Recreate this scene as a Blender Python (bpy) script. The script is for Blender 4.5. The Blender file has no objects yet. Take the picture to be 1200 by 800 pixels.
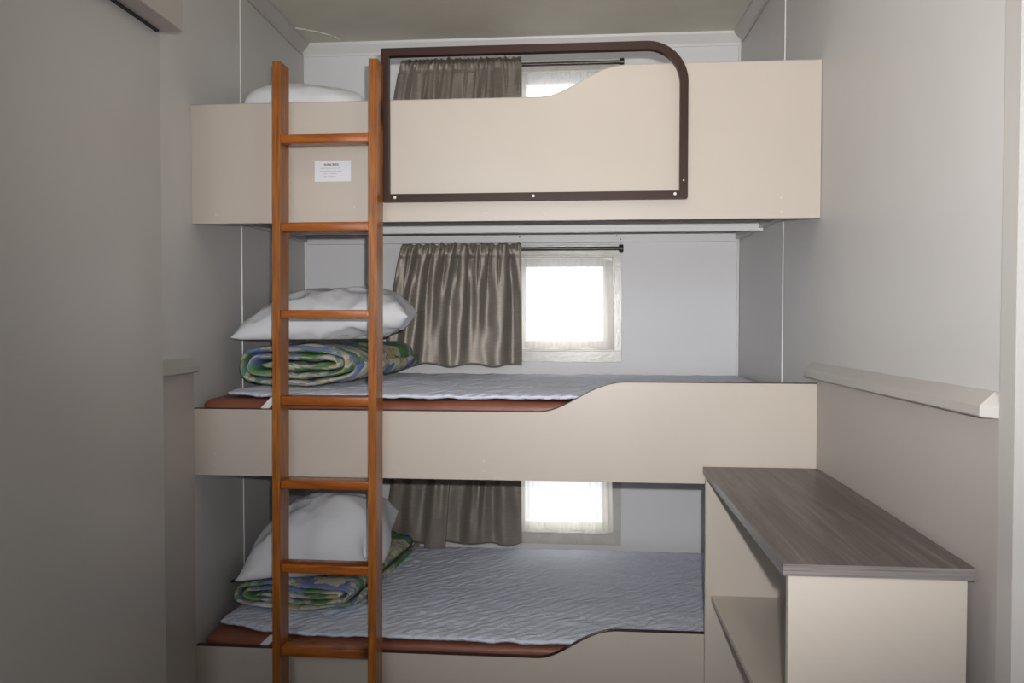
import bpy, bmesh, math, random
from mathutils import Vector, Matrix, noise, Euler
PI = math.pi
SC = bpy.context.scene
COL = SC.collection
random.seed(7)

# ------------------------------------------------------------------ helpers
def tag(o, label=None, cat=None, group=None, kind=None):
    if label: o['label'] = label
    if cat: o['category'] = cat
    if group: o['group'] = group
    if kind: o['kind'] = kind
    return o

def empty(name, loc, label, cat, group=None):
    o = bpy.data.objects.new(name, None); COL.objects.link(o)
    o.location = loc; o.empty_display_size = .05
    return tag(o, label, cat, group)

def obj(name, bm, mat, parent=None, smooth=False, autosmooth=None):
    """link bm (world coordinates) as one mesh object, parented without moving it"""
    me = bpy.data.meshes.new(name)
    bmesh.ops.recalc_face_normals(bm, faces=bm.faces[:])
    bm.to_mesh(me); bm.free()
    o = bpy.data.objects.new(name, me); COL.objects.link(o)
    me.materials.append(mat)
    if smooth or autosmooth:
        for p in me.polygons: p.use_smooth = True
    if autosmooth:
        try: me.set_sharp_from_angle(angle=math.radians(autosmooth))
        except Exception: pass
    if parent is not None:
        o.parent = parent
        W = Matrix.Translation(parent_loc(parent))
        o.matrix_parent_inverse = W.inverted()
    return o

def parent_loc(p):
    # things sit at their empty's location; meshes carry their vertices in room coordinates
    return Vector(p.location) if p.type == 'EMPTY' else Vector((0, 0, 0))

def struct(name, bm, mat, parent=None, **k):
    o = obj(name, bm, mat, parent, **k)
    if parent is None: o['kind'] = 'structure'
    return o

def bx(bm, x0, x1, y0, y1, z0, z1, bev=0, seg=2):
    r = bmesh.ops.create_cube(bm, size=1)
    vs = r['verts']
    for v in vs:
        v.co = Vector((x0 + (v.co.x + .5) * (x1 - x0), y0 + (v.co.y + .5) * (y1 - y0), z0 + (v.co.z + .5) * (z1 - z0)))
    if bev:
        es = set(e for v in vs for e in v.link_edges)
        bmesh.ops.bevel(bm, geom=list(es), offset=bev, segments=seg, affect='EDGES', profile=.5)
    return bm

def box(*a, **k):
    return bx(bmesh.new(), *a, **k)

def prism(bm, pts, z0, z1):
    """extrude an xy polygon"""
    a = [bm.verts.new((p[0], p[1], z0)) for p in pts]
    b = [bm.verts.new((p[0], p[1], z1)) for p in pts]
    n = len(pts)
    bm.faces.new(a[::-1]); bm.faces.new(b)
    for i in range(n): bm.faces.new((a[i], a[(i+1) % n], b[(i+1) % n], b[i]))
    return bm

def extr_y(bm, pts, y0, y1):
    """extrude an xz polygon along y (thickness of a board)"""
    # pts: bottom right, bottom left, then the top edge from left to right
    zb = pts[0][1]; top = pts[2:]
    cols = [[bm.verts.new((x, y0, zb)), bm.verts.new((x, y0, z)), bm.verts.new((x, y1, z)), bm.verts.new((x, y1, zb))] for x, z in top]
    for a, b in zip(cols, cols[1:]):
        for i in range(4): bm.faces.new((a[i], a[(i+1) % 4], b[(i+1) % 4], b[i]))
    bm.faces.new(cols[0][::-1]); bm.faces.new(cols[-1])
    return bm

def sweep(bm, path, prof):
    """loft: path is a list of functions mapping a profile point to a 3d point"""
    rings = [[bm.verts.new(f(p)) for p in prof] for f in path]
    n = len(prof)
    for a, b in zip(rings, rings[1:]):
        for i in range(n): bm.faces.new((a[i], a[(i+1) % n], b[(i+1) % n], b[i]))
    bm.faces.new(rings[0][::-1]); bm.faces.new(rings[-1])
    return bm

def cyl(bm, p0, p1, r, n=20, bev=0):
    p0 = Vector(p0); p1 = Vector(p1); d = (p1 - p0); L = d.length
    q = d.to_track_quat('Z', 'Y').to_matrix().to_4x4()
    st = [(0, r)] if not bev else [(0, r - bev), (bev, r)]
    st += [(L, r)] if not bev else [(L - bev, r), (L, r - bev)]
    rings = []
    for h, rr in st:
        rings.append([bm.verts.new(p0 + (q @ Vector((rr*math.cos(2*PI*k/n), rr*math.sin(2*PI*k/n), h)))) for k in range(n)])
    for a, b in zip(rings, rings[1:]):
        for i in range(n): bm.faces.new((a[i], a[(i+1) % n], b[(i+1) % n], b[i]))
    bm.faces.new(rings[0][::-1]); bm.faces.new(rings[-1])
    return bm

# ---------------------------------------------------------------- materials
class NT:
    def __init__(s, name):
        s.m = bpy.data.materials.new(name); s.m.use_nodes = True
        s.t = s.m.node_tree; s.n = s.t.nodes; s.l = s.t.links
        s.b = s.n['Principled BSDF']; s.out = s.n['Material Output']
    def node(s, ty, **k):
        nd = s.n.new(ty)
        for a, v in k.items():
            if a in nd.inputs: nd.inputs[a].default_value = v
            else: setattr(nd, a, v)
        return nd
    def link(s, a, b): s.l.new(a, b)
    def coord(s, scale=(1, 1, 1), uv=False, rot=(0, 0, 0)):
        tc = s.node('ShaderNodeTexCoord'); mp = s.node('ShaderNodeMapping')
        mp.inputs['Scale'].default_value = scale; mp.inputs['Rotation'].default_value = rot
        s.link(tc.outputs['UV' if uv else 'Object'], mp.inputs['Vector'])
        return mp.outputs['Vector']
    def noise(s, vec, scale, detail=4, rough=.55, dist=0):
        nd = s.node('ShaderNodeTexNoise')
        nd.inputs['Scale'].default_value = scale; nd.inputs['Detail'].default_value = detail
        nd.inputs['Roughness'].default_value = rough; nd.inputs['Distortion'].default_value = dist
        s.link(vec, nd.inputs['Vector'])
        return nd.outputs['Fac']
    def ramp(s, fac, stops, interp='LINEAR'):
        r = s.node('ShaderNodeValToRGB'); cr = r.color_ramp; cr.interpolation = interp
        while len(cr.elements) > 1: cr.elements.remove(cr.elements[0])
        cr.elements[0].position = stops[0][0]; cr.elements[0].color = (*stops[0][1], 1)
        for p, c in stops[1:]:
            e = cr.elements.new(p); e.color = (*c, 1)
        s.link(fac, r.inputs['Fac'])
        return r.outputs['Color']
    def bump(s, h, strength, dist=.001, normal=None):
        b = s.node('ShaderNodeBump'); b.inputs['Strength'].default_value = strength
        b.inputs['Distance'].default_value = dist
        s.link(h, b.inputs['Height'])
        if normal is not None: s.link(normal, b.inputs['Normal'])
        s.link(b.outputs['Normal'], s.b.inputs['Normal'])
        return b.outputs['Normal']
    def mix(s, fac, a, b, blend='MIX'):
        m = s.node('ShaderNodeMix', data_type='RGBA'); m.blend_type = blend
        for v, i in ((fac, 0), (a, 6), (b, 7)):
            if hasattr(v, 'links'): s.link(v, m.inputs[i])
            elif i == 0: m.inputs[0].default_value = v
            else: m.inputs[i].default_value = (*v, 1)
        return m.outputs[2]
    def set(s, color=None, rough=None, metal=None, spec=None, **k):
        B = s.b.inputs
        if color is not None:
            if hasattr(color, 'links'): s.link(color, B['Base Color'])
            else: B['Base Color'].default_value = (*color, 1)
        if rough is not None: B['Roughness'].default_value = rough
        if metal is not None: B['Metallic'].default_value = metal
        if spec is not None: B['Specular IOR Level'].default_value = spec
        for a, v in k.items(): B[a].default_value = v
        return s.m

def board(name, c, rough=.45, spec=.4, bump=.12, var=.03, sc=260):
    t = NT(name); v = t.coord()
    f = t.noise(v, 3.0, 3)
    lo = tuple(x*(1-var) for x in c); hi = tuple(min(1, x*(1+var)) for x in c)
    t.bump(t.noise(v, sc, 2), bump, .0006)
    return t.set(t.ramp(f, [(.3, lo), (.7, hi)]), rough, spec=spec)

M = {}
M['cream'] = board('cream_laminate', (.545, .487, .43), .36, .4, .10, .02, 300)
M['cream_edge'] = board('cream_edging', (.60,.53,.47), .4)
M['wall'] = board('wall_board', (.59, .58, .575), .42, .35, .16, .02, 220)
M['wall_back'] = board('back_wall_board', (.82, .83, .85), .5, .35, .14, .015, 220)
M['dado_board'] = board('lower_wall_board', (.48, .44, .422), .45, .35, .16, .02, 220)
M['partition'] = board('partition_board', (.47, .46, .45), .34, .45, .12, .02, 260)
M['moulding'] = board('grey_moulding', (.47, .45, .43), .3, .5, .05, .02)
M['white_trim'] = board('white_trim', (.82, .82, .82), .35, .5, .03, .01)
M['beam_white'] = board('beam_white', (.84, .85, .87), .4, .4, .05, .01)
M['pelmet'] = board('pelmet_laminate', (.40, .36, .345), .35)
M['ceiling'] = board('ceiling_panel', (.72, .70, .60), .6, .3, .6, .07, 60)
M['floor'] = board('vinyl_floor', (.13, .105, .085), .45)
M['dark_trim'] = board('dark_brown_edging', (.045, .026, .02), .4)
M['ply'] = board('brown_plywood', (.20, .12, .075), .6)
M['guard'] = board('brown_painted_steel', (.040, .019, .014), .45, .25, .10, .12, 90)
M['rod'] = board('bronze_rod', (.035, .03, .028), .3, .6)
M['slot'] = board('dark_track', (.02, .02, .02), .6)
M['screw'] = NT('cream_screw_cap').set((.62, .565, .51), .4)
M['steel'] = NT('pale_rivet').set((.78, .77, .75), .4)

def m_flange():
    t = NT('window_flange_paint'); v = t.coord()
    t.bump(t.noise(v, 110, 4, .6), .4, .0016)
    return t.set(t.ramp(t.noise(v, 25, 3), [(.3, (.58, .57, .53)), (.7, (.68, .67, .63))]), .22, spec=.6)
M['flange'] = m_flange()
M['sash'] = NT('white_sash').set((.85, .84, .80), .4)

def m_wood():
    t = NT('orange_stained_pine'); v = t.coord((14, 14, 1.1))
    w = t.noise(v, 3.2, 6, .6, 1.2)
    c1 = t.ramp(w, [(.25, (.14, .034, .004)), (.5, (.32, .100, .012)), (.72, (.54, .205, .026))])
    fine = t.noise(t.coord((70, 70, 2.2)), 3, 4)
    c2 = t.mix(.5, c1, t.ramp(fine, [(.36, (.09, .022, .004)), (.64, (.43, .145, .018))]))
    vo = t.node('ShaderNodeTexVoronoi'); vo.inputs['Scale'].default_value = 1.0
    t.link(t.coord((5.2, 5.2, 3.1)), vo.inputs['Vector'])
    kn = t.ramp(vo.outputs['Distance'], [(.0, (1, 1, 1)), (.09, (1, 1, 1)), (.19, (0, 0, 0))])
    c3 = t.mix(kn, c2, (.045, .012, .006))
    t.bump(fine, .12, .0006)
    return t.set(c3, .33, spec=.5, **{'Coat Weight': .06, 'Coat Roughness': .15})
M['wood'] = m_wood()
def m_wood_x():
    t = NT('orange_stained_pine_rung'); v = t.coord((1.1, 14, 14))
    w = t.noise(v, 3.2, 6, .6, 1.2)
    c1 = t.ramp(w, [(.25, (.15, .034, .004)), (.5, (.30, .082, .010)), (.72, (.44, .135, .018))])
    vo = t.node('ShaderNodeTexVoronoi'); vo.inputs['Scale'].default_value = 1.0
    t.link(t.coord((4.1, 6, 5.3)), vo.inputs['Vector'])
    kn = t.ramp(vo.outputs['Distance'], [(.0, (1, 1, 1)), (.09, (1, 1, 1)), (.2, (0, 0, 0))])
    return t.set(t.mix(kn, c1, (.05, .012, .006)), .26, spec=.5, **{'Coat Weight': .06, 'Coat Roughness': .18})
M['wood_x'] = m_wood_x()

def m_bench():
    t = NT('grey_brown_woodgrain_laminate')
    a = t.noise(t.coord((16, .7, 16)), 3.5, 5, .6, .4)
    b = t.noise(t.coord((90, 1.5, 90)), 3, 3)
    c = t.mix(.4, t.ramp(a, [(.34, (.050, .039, .036)), (.5, (.10, .082, .076)), (.66, (.19, .165, .152))]),
              t.ramp(b, [(.3, (.062, .05, .046)), (.7, (.165, .14, .13))]))
    t.bump(b, .08, .0004)
    return t.set(c, .38, spec=.45)
M['bench'] = m_bench()
def m_bench_edge():
    t = NT('grey_woodgrain_edge')
    a = t.noise(t.coord((1.5, 1.5, 120)), 3, 4)
    return t.set(t.ramp(a, [(.3, (.13, .115, .11)), (.7, (.26, .24, .235))]), .35, spec=.5)
M['bench_edge'] = m_bench_edge()

def m_vinyl():
    t = NT('brown_vinyl'); v = t.coord((1, 1, 1))
    t.bump(t.noise(t.coord((2, 6, 6)), 4, 5, .6), .5, .006)
    return t.set(t.ramp(t.noise(v, 5, 3), [(.3, (.19, .062, .037)), (.7, (.25, .088, .052))]), .42, spec=.4)
M['vinyl'] = m_vinyl()

def m_pad():
    t = NT('quilted_white_pad'); v = t.coord((1, 1, 1))
    wv = t.coord((5, 12, 5), rot=(0, 0, .35))
    n1 = t.noise(wv, 3.0, 3, .5, 1.6)
    cr = t.node('ShaderNodeMath', operation='ABSOLUTE')
    sb = t.node('ShaderNodeMath', operation='SUBTRACT'); sb.inputs[1].default_value = .5
    t.link(n1, sb.inputs[0]); t.link(sb.outputs[0], cr.inputs[0])
    w = t.node('ShaderNodeTexWave', wave_type='BANDS'); w.inputs['Scale'].default_value = 9
    w.inputs['Distortion'].default_value = 6; w.inputs['Detail'].default_value = 2; w.inputs['Detail Scale'].default_value = 1.4
    t.link(t.coord((1, 1.3, 1), rot=(0, 0, .7)), w.inputs['Vector'])
    ad = t.node('ShaderNodeMath', operation='MULTIPLY_ADD'); ad.inputs[1].default_value = 1.6
    t.link(cr.outputs[0], ad.inputs[0])
    ml = t.node('ShaderNodeMath', operation='MULTIPLY'); ml.inputs[1].default_value = .35
    t.link(w.outputs['Fac'], ml.inputs[0]); t.link(ml.outputs[0], ad.inputs[2])
    n = t.bump(ad.outputs[0], .65, .012)
    t.bump(t.noise(v, 500, 2), .2, .0005, n)
    return t.set((.70, .75, .89), .75, spec=.25, **{'Sheen Weight': .2})
M['pad'] = m_pad()

def m_pillow():
    t = NT('white_cotton_pillowcase'); v = t.coord()
    n = t.bump(t.noise(v, 9, 4, .5, 1.0), .35, .012)
    t.bump(t.noise(v, 700, 2), .15, .0004, n)
    return t.set((.76, .77, .80), .8, spec=.2)
M['pillow'] = m_pillow()
M['strap'] = NT('white_elastic').set((.8, .8, .82), .7)

def m_duvet():
    t = NT('patchwork_print_cotton')
    uv = t.coord((1, 1, 1), uv=True)
    nz = t.noise(uv, 6, 3, .5)
    dist = t.node('ShaderNodeVectorMath', operation='MULTIPLY_ADD')
    nc = t.node('ShaderNodeTexNoise'); nc.inputs['Scale'].default_value = 14; t.link(uv, nc.inputs['Vector'])
    t.link(nc.outputs['Color'], dist.inputs[0]); dist.inputs[1].default_value = (.05, .05, 0); t.link(uv, dist.inputs[2])
    vo = t.node('ShaderNodeTexVoronoi', distance='CHEBYCHEV'); vo.inputs['Scale'].default_value = 11
    vo.inputs['Randomness'].default_value = .55
    t.link(dist.outputs[0], vo.inputs['Vector'])
    sp = t.node('ShaderNodeSeparateColor'); t.link(vo.outputs['Color'], sp.inputs[0])
    base = t.ramp(sp.outputs[0], [(0, (.10, .24, .10)), (.30, (.13, .28, .13)), (.38, (.17, .22, .40)), (.52, (.58, .55, .43)),
                                  (.76, (.11, .17, .36)), (.84, (.52, .38, .17)), (.93, (.58, .60, .55))], 'CONSTANT')
    v2 = t.node('ShaderNodeTexVoronoi'); v2.inputs['Scale'].default_value = 55
    t.link(dist.outputs[0], v2.inputs['Vector'])
    s2 = t.node('ShaderNodeSeparateColor'); t.link(v2.outputs['Color'], s2.inputs[0])
    fl = t.ramp(s2.outputs[1], [(0, (.50, .38, .18)), (.25, (.60, .60, .53)), (.55, (.18, .24, .42)), (.8, (.14, .28, .15))], 'CONSTANT')
    mk = t.ramp(nz, [(.46, (0, 0, 0)), (.52, (.8, .8, .8))])
    c = t.mix(mk, base, fl)
    n = t.bump(t.noise(uv, 22, 4, .55, .6), .6, .008)
    return t.set(c, .8, spec=.2)
M['duvet'] = m_duvet()

def m_curtain():
    t = NT('taupe_satin')
    uv = t.coord((1, 1, 1), uv=True)
    sl = t.noise(t.coord((14, 260, 1), uv=True), 1, 4, .6)
    vt = t.noise(t.coord((400, 20, 1), uv=True), 1, 2)
    c = t.ramp(sl, [(.3, (.19, .165, .138)), (.7, (.29, .26, .222))])
    r = t.node('ShaderNodeMapRange'); r.inputs['To Min'].default_value = .36; r.inputs['To Max'].default_value = .50
    t.link(sl, r.inputs['Value']); t.link(r.outputs[0], t.b.inputs['Roughness'])
    n = t.bump(sl, .30, .0012)
    t.bump(vt, .12, .0005, n)
    return t.set(c, None, .35, spec=.5, **{'Sheen Weight': .3})
M['curtain'] = m_curtain()

def m_net():
    t = NT('white_voile')
    tr = t.node('ShaderNodeBsdfTranslucent'); tr.inputs['Color'].default_value = (.95, .94, .90, 1)
    df = t.node('ShaderNodeBsdfDiffuse'); df.inputs['Color'].default_value = (.92, .90, .86, 1)
    tp = t.node('ShaderNodeBsdfTransparent')
    m1 = t.node('ShaderNodeMixShader'); m1.inputs[0].default_value = .5
    t.link(tr.outputs[0], m1.inputs[1]); t.link(df.outputs[0], m1.inputs[2])
    f = t.noise(t.coord((60, 3, 1), uv=True), 2, 3)
    mr = t.node('ShaderNodeMapRange'); mr.inputs['To Min'].default_value = .50; mr.inputs['To Max'].default_value = .85
    t.link(f, mr.inputs['Value'])
    m2 = t.node('ShaderNodeMixShader'); t.link(mr.outputs[0], m2.inputs[0])
    t.link(tp.outputs[0], m2.inputs[1]); t.link(m1.outputs[0], m2.inputs[2])
    t.link(m2.outputs[0], t.out.inputs['Surface'])
    return t.m
M['net'] = m_net()
def m_glass():
    t = NT('window_glass')
    tp = t.node('ShaderNodeBsdfTransparent'); gl = t.node('ShaderNodeBsdfGlossy'); gl.inputs['Roughness'].default_value = .02
    m = t.node('ShaderNodeMixShader'); m.inputs[0].default_value = .06
    t.link(tp.outputs[0], m.inputs[1]); t.link(gl.outputs[0], m.inputs[2]); t.link(m.outputs[0], t.out.inputs['Surface'])
    return t.m
M['glass'] = m_glass()
M['paper'] = NT('white_paper').set((.74, .75, .80), .5)
M['ink'] = NT('dark_print').set((.06, .06, .07), .6)
M['ink_soft'] = NT('fine_grey_print').set((.25, .25, .28), .6)

# ------------------------------------------------------------------ the room
YB = 3.34; YF = 2.30; ZC = 2.49; YN = -1.1
XL = lambda y: -1.167 - (y - 2.3) * .0173
XR = lambda y: .686 - (y - 2.3) * .0173
struct('floor', box(-1.4, 1.1, YN, YB + .1, -.05, 0), M['floor'])
struct('ceiling', box(-1.4, 1.1, YN - .1, YB + .1, ZC, ZC + .05), M['ceiling'])

# windows: clear opening x0..x1, three heights
WX0, WX1 = -.262, .147
WZ = [(1.179 + d, 1.573 + d) for d in (.777, 0, -.777)]
bm = bmesh.new()
xa, xb = XL(YB) - .15, XR(YB) + .15
zs = [0] + [z for w in sorted(WZ) for z in w] + [ZC]
bx(bm, xa, WX0, YB, YB + .05, 0, ZC); bx(bm, WX1, xb, YB, YB + .05, 0, ZC)
for i in range(0, len(zs), 2): bx(bm, WX0, WX1, YB, YB + .05, zs[i], zs[i+1])
struct('wall_back', bm, M['wall_back'])
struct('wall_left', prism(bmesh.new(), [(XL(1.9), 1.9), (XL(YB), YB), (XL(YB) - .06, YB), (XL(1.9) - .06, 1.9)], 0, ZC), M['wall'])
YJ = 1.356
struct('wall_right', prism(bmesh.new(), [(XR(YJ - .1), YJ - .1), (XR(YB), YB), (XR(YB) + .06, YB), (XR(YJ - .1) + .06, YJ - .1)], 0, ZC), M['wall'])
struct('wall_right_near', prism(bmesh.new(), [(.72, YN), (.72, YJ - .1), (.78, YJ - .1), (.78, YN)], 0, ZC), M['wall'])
struct('wall_front', box(-1.3, .9, YN - .06, YN, 0, ZC), M['wall_back'])
# partition in the left foreground with its head pelmet
PX, PY = -1.08, 1.966
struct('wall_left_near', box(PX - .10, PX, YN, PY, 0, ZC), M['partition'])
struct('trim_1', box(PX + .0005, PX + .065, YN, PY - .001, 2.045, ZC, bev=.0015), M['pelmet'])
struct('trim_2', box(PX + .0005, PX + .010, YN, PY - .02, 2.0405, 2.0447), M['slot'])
# lower wall cladding
struct('wall_right_lower', prism(bmesh.new(), [(XR(YJ) - .006, YJ), (XR(2.296) - .006, 2.296), (XR(2.296) - .0003, 2.296), (XR(YJ) - .0003, YJ)], 0, 1.142), M['dado_board'])
bm = bmesh.new()
prism(bm, [(XL(PY) + .006, PY + .001), (XL(2.29) + .006, 2.29), (XL(2.29) + .0003, 2.29), (XL(PY) + .0003, PY + .001)], 0, 1.146)
struct('wall_left_lower', bm, M['dado_board'])
# dado rails: profile (distance off the wall, z)
def rail(sx, XW, y0, y1, z0, cut0=True, cut1=True):
    prof = [(0.0003, z0), (.028, z0), (.030, z0 + .003), (.030, z0 + .019), (.027, z0 + .023), (.006, z0 + .043), (.0003, z0 + .043)]
    def at(y, k):
        return lambda p: Vector((XW(y) + sx * (p[0] * k + .0003), y, p[1] if k > .9 else z0 + (p[1] - z0) * .9))
    path = [at(y0, .2 if cut0 else 1), at(y0 + (.018 if cut0 else 0.001), 1), at(y1 - (.018 if cut1 else .001), 1), at(y1, .2 if cut1 else 1)]
    return sweep(bmesh.new(), path, prof)
struct('trim_3', rail(-1, XR, YJ, 2.36, 1.140), M['moulding'])
struct('trim_4', rail(1, XL, PY + .002, 2.295, 1.147, cut0=False, cut1=True), M['moulding'])
# door architrave at the right edge
struct('trim_5', prism(bmesh.new(), [(XR(YJ) - .008, YJ), (XR(YJ) + .01, YJ), (XR(YJ) + .01, YJ - .038), (XR(YJ) - .004, YJ - .038)], 0, ZC), M['moulding'])
struct('trim_6', prism(bmesh.new(), [(.699, YJ - .039), (.718, YJ - .039), (.718, YJ - .12), (.699, YJ - .12)], 0, ZC), M['white_trim'])
# joint strips on the side walls, seam and corner strips at the back
def vstrip(name, sx, XW, y, z0, z1, w=.0055, t=.003, mat='white_trim'):
    bm = prism(bmesh.new(), [(XW(y) + sx*.0002, y - w/2), (XW(y) + sx*t, y - w/4), (XW(y) + sx*t, y + w/4), (XW(y) + sx*.0002, y + w/2)], z0, z1)
    struct(name, bm, M[mat])
vstrip('trim_7', 1, XL, 2.667, 0, 2.455)
vstrip('trim_8', -1, XR, 2.678, 0, 2.455)
struct('trim_9', box(XL(YB) + .0005, XL(YB) + .010, YB - .010, YB - .0005, 0, 2.45, bev=.003), M['white_trim'])
struct('trim_10', box(XR(YB) - .011, XR(YB) - .0005, YB - .012, YB - .0005, 0, 2.45, bev=.003), M['white_trim'])
struct('trim_11', box(-.526, -.5215, YB - .0015, YB - .0002, 0, 2.45), M['wall_back'])
# cornices
CP = [(.0005, 2.440), (.006, 2.440), (.008, 2.450), (.024, 2.468), (.034, 2.480), (.036, 2.4895), (.0005, 2.4895)]
xl, xr = XL(YB), XR(YB)
struct('trim_12', sweep(bmesh.new(), [lambda p, x=x: Vector((x, YB - p[0], p[1])) for x in (xl + .001, xr - .001)], CP), M['white_trim'])
struct('trim_13', sweep(bmesh.new(), [lambda p, y=y: Vector((XL(y) + p[0], y, p[1])) for y in (PY + .001, YB - .037)], CP), M['moulding'])
struct('trim_14', sweep(bmesh.new(), [lambda p, y=y: Vector((XR(y) - p[0], y, p[1])) for y in (YJ, YB - .037)], CP), M['moulding'])
# ceiling joint strip and the thin curved bead near the left corner
struct('trim_15', box(-.019, -.015, YN, YB - .04, ZC - .0025, ZC - .0002), M['ceiling'])
arc = [(-1.150, 3.13), (-1.10, 3.155), (-1.06, 3.185), (-1.02, 3.235), (-.995, 3.29)]
bm = bmesh.new()
for (x0, y0), (x1, y1) in zip(arc, arc[1:]): cyl(bm, (x0, y0, ZC - .0015), (x1, y1, ZC - .0015), .0035, 8)
struct('trim_16', bm, M['ceiling'], smooth=True)

# windows
for i, (z0, z1) in enumerate(WZ):
    bm = bmesh.new()
    fw = .047
    # flat flange on the inner wall face
    for a in ((WX0 - fw, WX1 + .038, z1 + .004, z1 + .051), (WX0 - fw, WX1 + .038, z0 - .051, z0 - .004), (WX0 - fw, WX0 - .004, z0 - .004, z1 + .004), (WX1 + .004, WX1 + .038, z0 - .004, z1 + .004)):
        bx(bm, a[0], a[1], YB - .006, YB - .0003, a[2], a[3], bev=.0012, seg=1)
    # raised inner lip
    for a in ((WX0 - .006, WX1 + .006, z1 - .002, z1 + .006), (WX0 - .006, WX1 + .006, z0 - .006, z0 + .002), (WX0 - .006, WX0 + .002, z0, z1), (WX1 - .002, WX1 + .006, z0, z1)):
        bx(bm, a[0], a[1], YB - .012, YB - .0003, a[2], a[3], bev=.002, seg=1)
    w = struct('window_%d' % (i + 1), bm, M['flange'])
    bm = bmesh.new(); s = .040; e = .0008
    for a in ((WX0 + e, WX1 - e, z1 - s, z1 - e), (WX0 + e, WX1 - e, z0 + e, z0 + s), (WX0 + e, WX0 + s, z0 + s, z1 - s), (WX1 - s, WX1 - e, z0 + s, z1 - s)):
        bx(bm, a[0], a[1], YB + .018, YB + .045, a[2], a[3], bev=.003)
    obj('sash', bm, M['sash'], w)
    obj('pane', box(WX0 + s - .002, WX1 - s + .002, YB + .030, YB + .034, z0 + s - .002, z1 - s + .002), M['glass'], w)

# ------------------------------------------------------------------ curtains
KY = (YB - .045) / YB
def wx(x): return x * KY
def wz(z): return 1.3 + (z - 1.3) * KY
def curtain_mesh(dz, seed, tongue=False):
    rnd = random.Random(seed)
    bm = bmesh.new(); uvl = bm.loops.layers.uv.new('UVMap')
    NU, NV = 300, 56
    xt0, xt1 = wx(-.742), wx(-.238); xb0, xb1 = wx(-.828), wx(-.234)
    zt = wz(1.628 + dz); zr = wz(1.609 + dz); zb = wz(1.113 + dz) + (.020 if tongue else 0)
    # big folds: (u centre, width, amplitude)
    big = []
    u = .02
    while u < .93:
        w = rnd.uniform(.075, .14); big.append((u, w, rnd.uniform(.016, .030))); u += w * rnd.uniform(1.15, 1.6)
    V = []
    for j in range(NV + 1):
        v = j / NV; row = []
        for i in range(NU + 1):
            u = i / NU
            q = max(0, (v - .10)) / .9
            vv = v ** .65
            x = (xt0 + (xt1 - xt0) * u) * (1 - vv) + (xb0 + (xb1 - xb0) * u) * vv
            d = 0
            for (c, w, a) in big:
                cc = c + .015 * math.sin(v * 3 + c * 20)
                ww = w * (.45 + .65 * q)
                d += a * (.35 + .65 * min(1, q * 2.2)) * math.exp(-((u - cc) / ww) ** 2 * 2.2)
            g = math.sin(u * 150 + 3 * math.sin(u * 17 + seed)) * .5 + math.sin(u * 93 + seed) * .5
            fade = math.exp(-((v - .03) / .085) ** 2) * (1 - .55 * max(0, u - .75) / .25)
            d += .0075 * (g * (.5 + noise.noise(Vector((u * 11, seed, 2)))) + .5) * fade
            # branching pinches below the header
            g2 = abs(math.sin(u * 34 + seed * 1.3 + .8 * math.sin(u*9)))
            d += .008 * (1 - g2) ** 2 * math.exp(-((v - .18) / .14) ** 2)
            d += .004 * noise.noise(Vector((u * 14, v * 5, seed)))
            d += .010 * g * math.exp(-((v - .015) / .03) ** 2)
            d *= 1 - .75 * math.exp(-((v - .088) / .012) ** 2)
            pinch = math.exp(-((v - .055) / .022) ** 2)
            d *= (1 - .45 * pinch)
            z = zt + (zb - zt) * v + .006 * (v > .9) * noise.noise(Vector((u * 9, 0, seed))) * 1
            if v < .04: z += .009 * noise.noise(Vector((u * 26, seed, 7))) * (1 - v / .04)
            if v > .02: z += .007 * (v ** 6) * math.sin(u * 21 + seed) - .0
            if tongue and .30 < u < .455:
                k = 1.0
                z -= .030 * v ** 2; d += .016 * min(1, v * 2)
            y = YB - .075 - max(d, 0)
            row.append(bm.verts.new((x, y, z)))
        V.append(row)
    for j in range(NV):
        for i in range(NU):
            f = bm.faces.new((V[j][i], V[j][i+1], V[j+1][i+1], V[j+1][i])); f.smooth = True
            for l, (a, b) in zip(f.loops, ((i, j), (i+1, j), (i+1, j+1), (i, j+1))): l[uvl].uv = (a / NU, b / NV)
    return bm
def thicken(o, t, off=0):
    m = o.modifiers.new('thickness', 'SOLIDIFY'); m.thickness = t; m.offset = off
def net_mesh(dz, seed):
    bm = bmesh.new(); uvl = bm.loops.layers.uv.new('UVMap'); NU, NV = 200, 40; V = []
    z1, z0 = 1.566 + dz, 1.186 + dz
    for j in range(NV + 1):
        v = j / NV; row = []
        for i in range(NU + 1):
            u = i / NU
            x = WX0 - .012 + u * (WX1 - WX0 + .010)
            x += .012 * v * u * math.sin(v * 2.2)
            z = z1 + (z0 - z1) * v
            z -= .010 * v * (1 - u) * 0 + .004 * v * math.sin(u * 19 + seed)
            z -= .012 * (1 - v) * max(0, u - .9) / .1
            d = .0035 * math.sin(u * 95 + 4 * math.sin(u * 7 + seed)) * (.5 + .5 * (1 - v))
            d += .007 * math.sin(u * 27 + seed + v) * v + .005 * noise.noise(Vector((u*12, v*4, seed)))
            row.append(bm.verts.new((x, YB - .0215 - d * .8, z)))
        V.append(row)
    for j in range(NV):
        for i in range(NU):
            f = bm.faces.new((V[j][i], V[j][i+1], V[j+1][i+1], V[j+1][i])); f.smooth = True
            for l, (a, b) in zip(f.loops, ((i, j), (i+1, j), (i+1, j+1), (i, j+1))): l[uvl].uv = (a / NU, b / NV)
    return bm
where = ['above the top bunk', 'above the middle bunk', 'above the lowest bunk']
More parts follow.
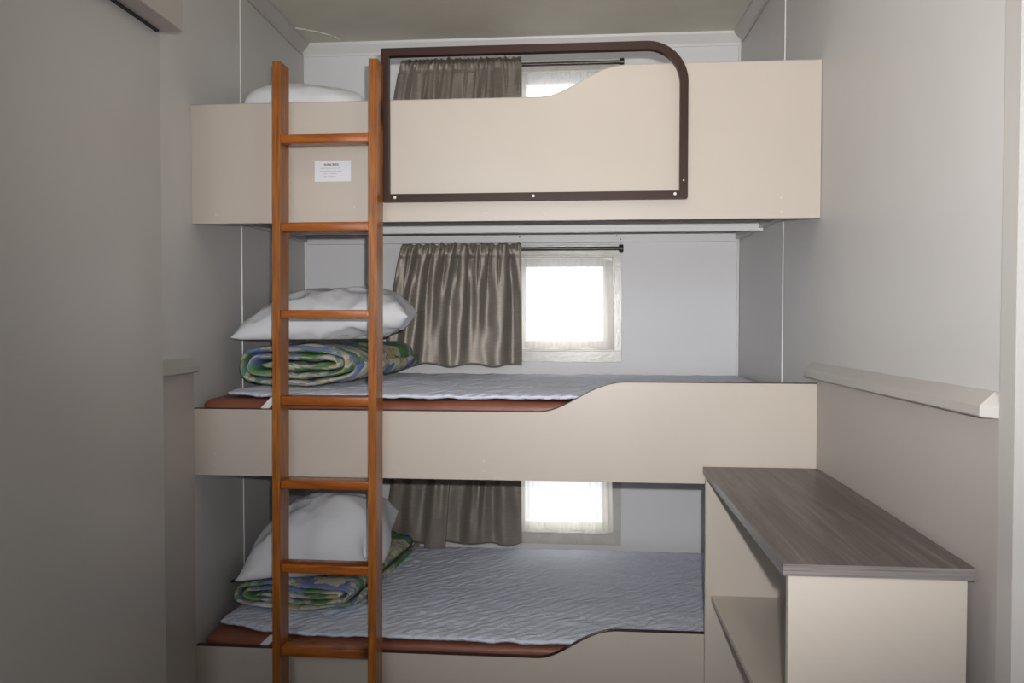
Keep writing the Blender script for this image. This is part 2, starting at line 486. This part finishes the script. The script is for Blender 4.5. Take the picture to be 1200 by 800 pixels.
for i, dz in enumerate((.777, 0, -.777)):
    c = obj('curtain', curtain_mesh(dz, 3 + i * 4, tongue=(i == 2)), M['curtain'], smooth=True)
    tag(c, ['short taupe satin curtain at the top window, half hidden behind the top bunk panel',
            'short taupe satin curtain at the middle window, fully visible from header to hem',
            'shaded taupe satin curtain at the lowest window with a strip hanging below its hem'][i], 'curtain', 'taupe satin curtains on the back wall')
    thicken(c, .0012)
    n = obj('net_curtain', net_mesh(dz, 1.3 + i * 2), M['net'], smooth=True)
    tag(n, ['sheer white net curtain at the top window, only its gathered top showing',
            'sheer white net curtain over the middle window, glowing with daylight',
            'sheer white net curtain at the lowest window, showing below the middle bunk panel'][i], 'net curtain', 'sheer net curtains inside the windows')
    yr = YB - .045; zr = wz(1.608 + dz)
    r = empty('curtain_rod', (wx(-.28), yr, zr), ['bronze curtain rod of the top window, seen through the guard rail',
            'bronze curtain rod of the middle window with its round end cap showing',
            'bronze curtain rod of the lowest window, hidden behind the middle bunk panel'][i], 'curtain rod', 'bronze rods carrying the taupe curtains')
    obj('pole', cyl(bmesh.new(), (wx(-.725), yr, zr), (wx(.178), yr, zr), .008), M['rod'], r, autosmooth=40)
    for xc, rc in ((wx(-.722), .0095), (wx(.182), .0165)):
        e = obj('end_cap', cyl(bmesh.new(), (xc - .010, yr, zr), (xc + .008, yr, zr), rc, bev=.002), M['rod'], r, autosmooth=40)
        obj('bracket', box(xc - .006, xc + .004, yr + .004, YB - .0065, zr - .006, zr + .006, bev=.001), M['rod'], r)

# ------------------------------------------------------------------ bunks
def s_curve(x0, z0, x1, z1, xe, n=22):
    """top edge: level at z0 left of x0, eased up to z1 at x1"""
    pts = []
    for k in range(n + 1):
        t = k / n
        s = t*t*t*(t*(t*6-15)+10) * .45 + (.5 - .5*math.cos(PI*t)) * .55
        # start tight, finish long, as on the boards
        x = x0 + (x1 - x0) * (t ** 1.12)
        pts.append((x, z0 + (z1 - z0) * s))
    return pts
PXL, PXR = -1.1665, .6845
def bunk(label, zb, zl, zh, xs, xe_, xr, zbase, brown_edge, caps, name_group='built-in bunks stacked one above another'):
    e = empty('bunk_bed', (-.24, 2.82, zbase), label, 'bunk bed', name_group)
    top = [(PXL, zl)] + s_curve(xs, zl, xe_, zh, xr) + [(xr, zh)]
    pts = [(xr, zb), (PXL, zb)] + top
    obj('front_panel', extr_y(bmesh.new(), pts, YF, YF + .016), M['cream'], e)
    # edging strip along the top edge
    bm = bmesh.new(); t = .0022
    prev = None
    for k, (x, z) in enumerate(top):
        a = top[max(0, k-1)]; b = top[min(len(top)-1, k+1)]
        d = Vector((b[0]-a[0], b[1]-a[1])).normalized(); n = Vector((-d.y, d.x))
        ring = [bm.verts.new((x + n.x*h, y, z + n.y*h)) for (y, h) in ((YF - .0004, .0001), (YF + .0164, .0001), (YF + .0164, t), (YF - .0004, t))]
        if prev:
            for i in range(4): bm.faces.new((prev[i], prev[(i+1) % 4], ring[(i+1) % 4], ring[i]))
        else: bm.faces.new(ring)
        prev = ring
    bm.faces.new(prev[::-1])
    o = obj('edge_strip', bm, brown_edge, e)
    yb_ = YB - .013
    obj('base_board', prism(bmesh.new(), [(XL(2.33) + .004, YF + .0165), (XR(2.33) - .004, YF + .0165), (XR(yb_) - .004, yb_), (XL(yb_) + .004, yb_)], zbase - .014, zbase), M['ply'], e)
    zt = zbase - .0143
    obj('ledger', box(XL(YB) + .025, XR(YB) - .018, YB - .035, YB - .013, zt - .038, zt, bev=.001), M['beam_white'], e)
    obj('crossbeam', box(XL(2.93) + .027, XR(2.93) - .009, 2.91, 2.94, zt - .039, zt, bev=.001), M['beam_white'], e)
    obj('front_batten', box(-1.05, .60, YF + .018, YF + .045, zt - .02, zt, bev=.001), M['ply'], e)
    for sx, XW in ((1, XL), (-1, XR)):
        obj('side_cleat', prism(bmesh.new(), [(XW(2.33) + sx*.003, 2.33), (XW(2.33) + sx*.024, 2.33), (XW(YB-.036) + sx*.024, YB - .036), (XW(YB-.036) + sx*.003, YB - .036)], zt - .030, zt), M['wall'], e)
    for (x, z) in caps:
        obj('screw_cap', cyl(bmesh.new(), (x, YF - .0015, z), (x, YF + .002, z), .0042, 14, bev=.0006), M['screw'], e, autosmooth=40)
    return e
top_b = bunk('top bunk with deep cream panel and brown steel guard rail', 1.595, 1.951, 2.038, -.112, .15, PXR, 1.683, M['pelmet'],
     [(.575, 1.652), (.575, 1.612), (-1.09, 1.62), (-.665, 1.64), (-.10, 1.615), (-.27, 1.617)])
mid_b = bunk('middle bunk with cream front panel, level with the dado rail', .831, 1.033, 1.1225, -.118, .15, PXR, .92, M['dark_trim'],
     [(-.276, .886), (-.276, .858), (-1.10, .895), (-1.10, .863), (.508, .875)])
low_b = bunk('lowest bunk with shaded cream panel, cut off by the bottom of the frame', .0, .303, .391, -.118, .125, PXR, .19, M['dark_trim'], [])
# remaining lower run of the lowest bunk's board hidden behind the shelf unit is left off; dark steel under the middle panel is only shade

# guard rail (part of the top bunk), a rounded ring of square tube
def ring_pts(x0, x1, z0, z1, r, rs=.004):
    p = []
    def arc(cx, cz, rr, a0, a1, n): 
        for k in range(n + 1):
            a = math.radians(a0 + (a1 - a0) * k / n); p.append((cx + rr*math.cos(a), cz + rr*math.sin(a)))
    arc(x0 + rs, z0 + rs, rs, 180, 270, 3)
    arc(x1 - rs, z0 + rs, rs, 270, 360, 3)
    arc(x1 - r, z1 - r, r, 0, 90, 20)
    arc(x0 + rs, z1 - rs, rs, 90, 180, 3)
    return p
def ring(bm, po, pi, y0, y1):
    A = [bm.verts.new((x, y0, z)) for x, z in po]; B = [bm.verts.new((x, y0, z)) for x, z in pi]
    Cc = [bm.verts.new((x, y1, z)) for x, z in po]; D = [bm.verts.new((x, y1, z)) for x, z in pi]
    n = len(po)
    for i in range(n):
        j = (i+1) % n
        bm.faces.new((A[i], A[j], B[j], B[i])); bm.faces.new((Cc[j], Cc[i], D[i], D[j]))
        bm.faces.new((A[j], A[i], Cc[i], Cc[j])); bm.faces.new((B[i], B[j], D[j], D[i]))
    es = [e for e in bm.edges if e.calc_length() > 0 and len(e.link_faces) == 2 and e.calc_face_angle(0) > 1.2 and abs(e.verts[0].co.y - e.verts[1].co.y) < 1e-5]
    bmesh.ops.bevel(bm, geom=es, offset=.003, segments=3, affect='EDGES', profile=.5)
gx0, gx1, gz0, gz1, gw = -.5765, .311, 1.651, 2.098, .0225
bm = bmesh.new()
ring(bm, ring_pts(gx0, gx1, gz0, gz1, .118, .003), ring_pts(gx0 + gw, gx1 - gw, gz0 + gw, gz1 - gw, .118 - gw, .003), YF - .0225, YF - .0005)
g = obj('guard_rail', bm, M['guard'], top_b, autosmooth=35)
for x, z in ((-.536, 1.663), (-.129, 1.663), (.275, 1.664), (.299, 1.702)):
    obj('screw', cyl(bmesh.new(), (x, YF - .0242, z), (x, YF - .021, z), .0042 if z < 1.7 else .0025, 14, bev=.0008), M['steel'], g, autosmooth=40)

lg = [o for o in top_b.children if o.name.startswith('ledger')][0]
for x, z in ((-.245, 1.655), (.160, 1.657), (.176, 1.642)):
    obj('screw', cyl(bmesh.new(), (x, YB - .0362, z), (x, YB - .034, z), .0028, 10), M['rod'], lg)

# ------------------------------------------------------------------ mattresses and pads
def mattress(zbase, ztop, label, xr=.655):
    bm = box(-1.152, xr, YF + .0195, YB - .05, zbase + .0015, ztop, bev=.022, seg=4)
    bmesh.ops.subdivide_edges(bm, edges=[e for e in bm.edges if e.calc_length() > .5], cuts=40, use_grid_fill=True)
    for v in bm.verts:
        n = noise.noise(v.co * 6)
        if v.co.z > zbase + .03: v.co.z += n * .003
        if v.co.y < YF + .05: v.co.y = max(YF + .018, v.co.y + abs(n) * .004)
    o = obj('mattress', bm, M['vinyl'], autosmooth=50)
    return tag(o, label, 'mattress', 'brown vinyl bunk mattresses')
mattress(1.683, 1.80, 'brown vinyl mattress hidden behind the tall top bunk panel')
mattress(.92, 1.061, 'brown vinyl mattress showing over the middle bunk panel')
mattress(.19, .328, 'brown vinyl mattress showing over the lowest bunk panel', .64)

def pad(zt, seed, xr, label, left_pts, strap):
    """thin quilted pad: left outline wanders, front edge near the panel"""
    bm = bmesh.new(); NX, NY = 220, 110; V = []
    for j in range(NY + 1):
        t = j / NY; row = []
        # left edge x as a function of t
        xl_ = left_pts(t)
        for i in range(NX + 1):
            s = i / NX
            x = xl_ + (xr - xl_) * s
            yf = YF + .022 + .006 * noise.noise(Vector((x * 5, seed, 0))) + (.085 * max(0, 1 - (x + 1.14) / .30) ** 1.6)
            y = yf + (YB - .07 - yf) * t
            r1 = 1 - abs(noise.noise(Vector((x * 8 + y * 4, y * 11, seed)))) * 2
            r2 = 1 - abs(noise.noise(Vector((x * 17, y * 19 - x * 9, seed + 4)))) * 2
            z = zt + .003 + .0036 * r1 + .0026 * r2 + .001 * noise.noise(Vector((x * 3, y * 4, seed)))
            edge = min(s * 2.0, (1 - s) * 2.0, t * 1.1, (1 - t) * 1.1)
            if edge < .02: z -= .004 * (1 - edge / .02)
            row.append(bm.verts.new((x, y, z)))
        V.append(row)
    for j in range(NY):
        for i in range(NX): bm.faces.new((V[j][i], V[j][i+1], V[j+1][i+1], V[j+1][i]))
    o = obj('mattress_protector', bm, M['pad'], smooth=True); tag(o, label, 'mattress protector', 'white quilted mattress protectors')
    thicken(o, .008, -1 if False else 0)
    x0, x1, za, zc = strap
    b2 = bmesh.new()
    vs = [b2.verts.new(c) for c in ((x0, YF + .0168, zc), (x0 + .026, YF + .0168, zc), (x1 + .03, YF + .0168, za), (x1, YF + .0168, za),
                                    (x0, YF + .0178, zc), (x0 + .026, YF + .0178, zc), (x1 + .03, YF + .0178, za), (x1, YF + .0178, za))]
    for q in ((0, 1, 2, 3), (7, 6, 5, 4), (0, 4, 5, 1), (1, 5, 6, 2), (2, 6, 7, 3), (3, 7, 4, 0)): b2.faces.new([vs[k] for k in q])
    s = obj('strap', b2, M['strap'], o)
    s['label'] = 'white elastic corner strap'
    return o
pad(1.071, 2.0, .65, 'white quilted protector on the middle bunk mattress', lambda t: -1.115 + .02*math.sin(t*5) + .03*max(0, .1-t)*6, (-.965, -.930, 1.070, 1.034))
pad(.338, 9.0, .635, 'bluish white quilted protector on the lowest bunk mattress', lambda t: -1.138 + .012*math.sin(t*7), (-.975, -.938, .338, .303))

# ------------------------------------------------------------------ pillows
def pillow(loc, w, d, h, rot, seed, label, zmin=0, round_corner=0, skew=0, bend=0, crease=1.0, name='pillow', flat=.55):
    bm = bmesh.new(); N = 64; top = []; bot = []
    R = Euler(rot).to_matrix()
    def pt(u, v, sgn):
        rc = 1 - (abs(round_corner) * (max((1 + u) * (1 - v), (1 - u) * (1 + v)) / 4 if round_corner >= 0 else 1)) * (abs(u*v) ** 1.5)
        pu = w/2 * u * (1 - .07 * (1 - v*v)) * rc; pv = d/2 * v * (1 - .09 * (1 - u*u)) * rc
        t = h * (max(0, 1 - abs(u)**2.6)) ** .52 * (max(0, 1 - abs(v)**2.4)) ** .52 * (1 + skew * u)
        z = t * (.60 if sgn > 0 else -.40 * flat / .55)
        rr = 1 - abs(noise.noise(Vector((pu*7 + seed, pv*11, seed)))) * 2
        r2 = 1 - abs(noise.noise(Vector((pu*16 - pv*9, pv*12 + pu * 10, seed*2)))) * 2
        k = crease * min(1, t / (h*.3))
        z += sgn * k * (.006 * rr + .0035 * r2 + .006 * noise.noise(Vector((pu*5, pv*5, seed))))
        z += -bend * (u*u) + .3 * bend
        q = Vector(loc) + R @ Vector((pu, pv, z)); q.z = max(q.z, zmin); q.x = max(q.x, XL(q.y) + .012)
        return q
    for j in range(N + 1):
        v = -1 + 2*j/N; rt = []; rb = []
        v = math.copysign(abs(math.sin(v*PI/2)), v) * .6 + v * .4
        for i in range(N + 1):
            u = -1 + 2*i/N; u = math.copysign(abs(math.sin(u*PI/2)), u)*.6 + u*.4
            a = bm.verts.new(pt(u, v, 1))
            rt.append(a)
            rb.append(a if i in (0, N) or j in (0, N) else bm.verts.new(pt(u, v, -1)))
        top.append(rt); bot.append(rb)
    for j in range(N):
        for i in range(N):
            bm.faces.new((top[j][i], top[j][i+1], top[j+1][i+1], top[j+1][i]))
            q = (bot[j][i], bot[j+1][i], bot[j+1][i+1], bot[j][i+1])
            try: bm.faces.new(q)
            except ValueError: pass
    o = obj(name, bm, M['pillow'], smooth=True)
    return tag(o, label, 'pillow', 'white pillows on the folded quilts')
pillow((-.925, 2.70, 2.018), .48, .42, .14, (0, .03, .05), 4.1, 'white pillow on the top bunk peeping over its panel', zmin=1.985, round_corner=-.24)
pillow((-.868, 2.71, 1.300), .58, .42, .165, (.05, -.12, .12), 1.7, 'plump white pillow on the folded quilt of the middle bunk', bend=.012, crease=2.0, zmin=1.240)
pillow((-.905, 2.69, .525), .53, .44, .25, (.12, -.16, .16), 6.3, 'white pillow slumped over the folded quilt on the lowest bunk', bend=.03, crease=1.9, zmin=.456, round_corner=.40, skew=.42)

# ------------------------------------------------------------------ folded quilts: a flattened roll of thick quilt
def quilt(loc, a, r0, r1, turns, length, squash, seed, label, skew=0):
    bm = bmesh.new(); uvl = bm.loops.layers.uv.new('UVMap')
    NP = 260; NL = 46
    # centre line of the flattened spiral
    cl = []
    for k in range(NP + 1):
        t = k / NP; ang = -PI/2 - .6 + turns * 2*PI * t
        r = r0 + (r1 - r0) * t
        ca, sa = math.cos(ang), math.sin(ang)
        # racetrack
        x = r * ca + a * math.tanh(2.6 * ca) * (1.02 - .10 * (1 - t))
        z = r * sa
        cl.append(Vector((x, z)))
    half = (r1 - r0) / turns / 2 * .98
    arc = [0]
    for p, q in zip(cl, cl[1:]): arc.append(arc[-1] + (q - p).length)
    rings = []
    def P(x, z, y):
        n = noise.noise(Vector((x*7, y*6, z*9 + seed))) * .009 + noise.noise(Vector((x*21, y*16, z*24 + seed))) * .0055
        zz = z * squash * (1 + .10 * math.sin(x * 9 + seed)) + n
        zf = max(zz, -r1 * squash - half * squash + .002)
        return Vector((loc[0] + x + skew * y + n, loc[1] + y, loc[2] + zf))
    for m in range(NL + 1):
        y = length * m / NL
        endk = 1.0
        if m < 5: endk = math.sqrt(max(0, 1 - ((5 - m) / 5.0) ** 2)) * .88 + .12
        wob = .010 * noise.noise(Vector((0, 0, seed)))
        outer = []; inner = []
        for k, p in enumerate(cl):
            d = (cl[min(NP, k+1)] - cl[max(0, k-1)]).normalized(); nn = Vector((-d.y, d.x))
            tk = 1
            if k < 6: tk = math.sqrt(max(.02, 1 - ((6-k)/6)**2))
            if k > NP - 6: tk = math.sqrt(max(.02, 1 - ((k-NP+6)/6)**2))
            hw = half * endk * tk * (1 + .18 * noise.noise(Vector((arc[k]*16, y*5, seed))))
            yy = y + .014 * noise.noise(Vector((arc[k]*7, 3, seed)))
            outer.append(bm.verts.new(P(p.x - nn.x*hw, p.y - nn.y*hw, yy)))
            inner.append(bm.verts.new(P(p.x + nn.x*hw, p.y + nn.y*hw, yy)))
        rings.append((outer, inner, y))
    def quad(a, b, c, d, uvs):
        f = bm.faces.new((a, b, c, d)); f.smooth = True
        for l, uv in zip(f.loops, uvs): l[uvl].uv = uv
    for (o1, i1, y1), (o2, i2, y2) in zip(rings, rings[1:]):
        for k in range(NP):
            s, s2 = arc[k], arc[k+1]
            quad(o1[k], o1[k+1], o2[k+1], o2[k], ((s, y1), (s2, y1), (s2, y2), (s, y2)))
            quad(i1[k+1], i1[k], i2[k], i2[k+1], ((s2+3, y1), (s+3, y1), (s+3, y2), (s2+3, y2)))
        for k in (0, NP):
            quad(o1[k], o2[k], i2[k], i1[k], ((arc[k], y1), (arc[k], y2), (arc[k]+.02, y2), (arc[k]+.02, y1)))
    for (o1, i1, y1), fl in ((rings[0], 1), (rings[-1], -1)):
        for k in range(NP):
            quad(o1[k], i1[k], i1[k+1], o1[k+1], ((arc[k], 5), (arc[k], 5.02), (arc[k+1], 5.02), (arc[k+1], 5)))
    o = obj('folded_quilt', bm, M['duvet'])
    for p in o.data.polygons: p.use_smooth = True
    return tag(o, label, 'quilt', 'folded patterned quilts under the pillows')
quilt((-.915, 2.475, 1.086 + .074), .135, .006, .068, 2.35, .74, .92, 2.2, 'green, blue and cream patchwork quilt folded on the middle bunk', .06)
quilt((-.925, 2.47, .352 + .053), .145, .006, .068, 2.35, .66, .62, 8.4, 'green, blue and yellow patterned quilt folded on the lowest bunk', .10)
quilt((-.915, 2.50, 1.812 + .078), .135, .014, .070, 2.1, .60, .95, 5.0, 'folded patterned quilt hidden behind the top bunk panel')

# ------------------------------------------------------------------ ladder
lad = empty('bunk_ladder', (-.714, 2.24, 0), 'orange stained pine ladder standing against the three bunks', 'ladder')
y0, y1 = 2.205, 2.2745
K = y0 / 2.22
def lx(x): return x * K
def lz(z): return 1.3 + (z - 1.3) * K
def rail_mesh(xa, xb, dx, zt):
    bm = bmesh.new(); rings = []
    n = 30
    prof = [(0, 0), (1, 0), (1, 1), (0, 1)]
    for k in range(n + 1):
        z = zt * k / n
        sh = dx * (z - 1.3)
        w = [bm.verts.new((xa + (xb - xa)*px + sh, y0 + (y1 - y0)*py - .030 * (1 - z/zt), z)) for px, py in prof]
        rings.append(w)
    for a, b in zip(rings, rings[1:]):
        for i in range(4): bm.faces.new((a[i], a[(i+1) % 4], b[(i+1) % 4], b[i]))
    bm.faces.new(rings[0][::-1]); bm.faces.new(rings[-1])
    es = [e for e in bm.edges if e.calc_face_angle(0) > 1.0]
    bmesh.ops.bevel(bm, geom=es, offset=.0025, segments=3, affect='EDGES', profile=.5)
    return bm
zt = 2.045
obj('side_rail', rail_mesh(-.8815 * K, -.8585 * K, 0.001, zt), M['wood'], lad, autosmooth=35)
obj('side_rail', rail_mesh(-.5985 * K, -.5735 * K, 0.001, zt), M['wood'], lad, autosmooth=35)
for k, z in enumerate([1.828, 1.574, 1.321, 1.071, .827, .582, .340, .098]):
    z = lz(z); yy = -.030 * (1 - z/zt)
    obj('rung', box(-.8587 * K, -.5982 * K, y0 + .002 + yy, y0 + .058 + yy, z - .0135, z + .0115, bev=.003, seg=3), M['wood_x'], lad, autosmooth=35)

# ------------------------------------------------------------------ notice card
nt = empty('notice_card', (-.7285, YF, 1.747), 'small white printed notice stuck on the top bunk panel between the ladder rails', 'notice')
obj('card', box(-.784, -.674, YF - .0010, YF - .0002, 1.7165, 1.7785), M['paper'], nt)
def text(body, x, z, size, mat, parent, bold=0, name='lettering'):
    cu = bpy.data.curves.new('t', 'FONT'); cu.body = body; cu.size = size; cu.align_x = 'CENTER'; cu.align_y = 'CENTER'; cu.offset = bold
    tmp = bpy.data.objects.new('t', cu); COL.objects.link(tmp)
    bpy.context.view_layer.update()
    me = bpy.data.meshes.new_from_object(tmp.evaluated_get(bpy.context.evaluated_depsgraph_get()))
    bpy.data.objects.remove(tmp)
    bm = bmesh.new(); bm.from_mesh(me)
    for v in bm.verts: v.co = Vector((x + v.co.x, YF - .00115, z + v.co.y))
    return obj(name, bm, mat, parent)
text('BUNK BEDS', -.733, 1.7665, .0085, M['ink'], nt, .0002)
# the small print is too fine to read in the photograph: rows of word-length marks
rp = random.Random(5)
bm = bmesh.new()
for z, hw in ((1.7560, .031), (1.7475, .033), (1.7392, .023), (1.7315, .021)):
    x = -.735 - hw
    while x < -.735 + hw - .003:
        w = rp.uniform(.004, .010); x2 = min(x + w, -.735 + hw)
        q = x
        while q < x2 - .0008:
            hh = rp.uniform(.0010, .0020); bx(bm, q, q + .0009, YF - .00125, YF - .00105, z - .001, z - .001 + hh); q += .0015
        x = x2 + .0018
obj('small_print', bm, M['ink_soft'], nt)

# ------------------------------------------------------------------ shelf unit
su = empty('shelf_unit', (.52, 1.83, 0), 'cream open shelf unit with dark woodgrain top beside the right wall', 'shelf unit')
T = .016; ya, yb = 1.388, 2.284; xa = .366
xn = lambda y: XR(y) - .0105 - .017 * (2.29 - y) / .9
zt = .862
obj('side_panel', box(xa, .664, ya, ya + T, 0, zt - .0003, bev=.0008, seg=1), M['cream'], su)
obj('side_panel', box(xa, .664, yb - T, yb, 0, zt - .0003, bev=.0008, seg=1), M['cream'], su)
obj('back_panel', box(.648, .663, ya + T + .0004, yb - T - .0004, .06, zt - .0003), M['cream'], su)
for z in (.517, .10):
    obj('shelf', box(xa + .016, .6475, ya + T + .0004, yb - T - .0004, z - T, z, bev=.0008, seg=1), M['cream'], su)
obj('kickboard', box(xa + .03, xa + .045, ya + T + .0004, yb - T - .0004, 0, .083), M['cream'], su)
obj('top_rail', box(xa + .004, xa + .018, ya + T + .0004, yb - T - .0004, zt - .030, zt - .0004), M['cream'], su) if False else None
tp = [(.354, ya - .008), (.6735, ya - .008), (XR(2.285) - .002, 2.290), (.3615, 2.290)]
obj('top_board', prism(bmesh.new(), tp, zt + .0012, .8825), M['bench'], su)
bm = bmesh.new()
prism(bm, [(.3535, ya - .0092), (.6735, ya - .0092), (.6735, ya - .0082), (.3535, ya - .0082)], zt, .8822)
prism(bm, [(.3533, ya - .0092), (.3543, ya - .0092), (.3617, 2.290), (.3607, 2.290)], zt, .8822)
eo = obj('edge_banding', bm, M['bench_edge'], su)

# ------------------------------------------------------------------ lights
def area(name, loc, target, sx, sy, power, col):
    l = bpy.data.lights.new(name, 'AREA'); l.shape = 'RECTANGLE'; l.size = sx; l.size_y = sy; l.energy = power; l.color = col
    o = bpy.data.objects.new(name, l); COL.objects.link(o); o.location = loc
    o.rotation_euler = (Vector(target) - Vector(loc)).to_track_quat('-Z', 'Y').to_euler()
    return o
# the photographer's small flash just above and right of the lens
l = bpy.data.lights.new('camera_flash', 'SPOT'); l.energy = 150; l.shadow_soft_size = .012; l.spot_size = math.radians(92); l.spot_blend = 1.0
l.color = (1.0, .97, .95)
fl = bpy.data.objects.new('camera_flash', l); COL.objects.link(fl)
FP = Vector((.035, .0, 1.362)); fl.location = FP
fl.rotation_euler = (Vector((.20, 2.3, 1.72)) - FP).to_track_quat('-Z', 'Y').to_euler()
# daylight from a window of the living area behind the photographer, on the left
area('window_daylight', (-.85, -.9, 1.9), (.7, 1.6, 1.5), .9, .9, 16, (.80, .89, 1.0))
pl = bpy.data.lights.new('ceiling_lamp', 'POINT'); pl.energy = 3.6; pl.shadow_soft_size = .07; pl.color = (1.0, .92, .76)
po = bpy.data.objects.new('ceiling_lamp', pl); COL.objects.link(po); po.location = (.0, 1.35, 2.36)

w = bpy.data.worlds.new('sky'); SC.world = w; w.use_nodes = True
wt = w.node_tree; bg = wt.nodes['Background']; bg.inputs['Strength'].default_value = 3.4
tc = wt.nodes.new('ShaderNodeTexCoord'); sx = wt.nodes.new('ShaderNodeSeparateXYZ'); rp_ = wt.nodes.new('ShaderNodeValToRGB'); mp = wt.nodes.new('ShaderNodeMapRange')
wt.links.new(tc.outputs['Generated'], sx.inputs[0]); wt.links.new(sx.outputs['Z'], mp.inputs['Value'])
mp.inputs['From Min'].default_value = -.4; mp.inputs['From Max'].default_value = .4
wt.links.new(mp.outputs[0], rp_.inputs[0]); wt.links.new(rp_.outputs[0], bg.inputs['Color'])
cr = rp_.color_ramp; cr.elements[0].position = .25; cr.elements[0].color = (.30, .33, .40, 1)
cr.elements[1].position = .47; cr.elements[1].color = (.95, .97, 1, 1)
e_ = cr.elements.new(.62); e_.color = (1, .97, .88, 1)

# ------------------------------------------------------------------ camera
cam = bpy.data.cameras.new('camera'); co = bpy.data.objects.new('camera', cam); COL.objects.link(co)
yaw, pit, rol = .0835, .0255, .0009
F = Vector((-math.sin(yaw)*math.cos(pit), math.cos(yaw)*math.cos(pit), -math.sin(pit)))
R0 = Vector((math.cos(yaw), math.sin(yaw), 0)); U0 = R0.cross(F)
Rv = R0*math.cos(rol) + U0*math.sin(rol); Uv = -R0*math.sin(rol) + U0*math.cos(rol)
m = Matrix((Rv, Uv, -F)).transposed().to_4x4(); m.translation = Vector((0, 0, 1.3))
co.matrix_world = m
cam.sensor_width = 36; cam.lens = 36 * 920 / 1200; cam.clip_start = .02
SC.camera = co
SC.view_settings.view_transform = 'Standard'; SC.view_settings.look = 'None'
SC.view_settings.exposure = .08; SC.view_settings.gamma = 1; SC.view_settings.use_curve_mapping = False
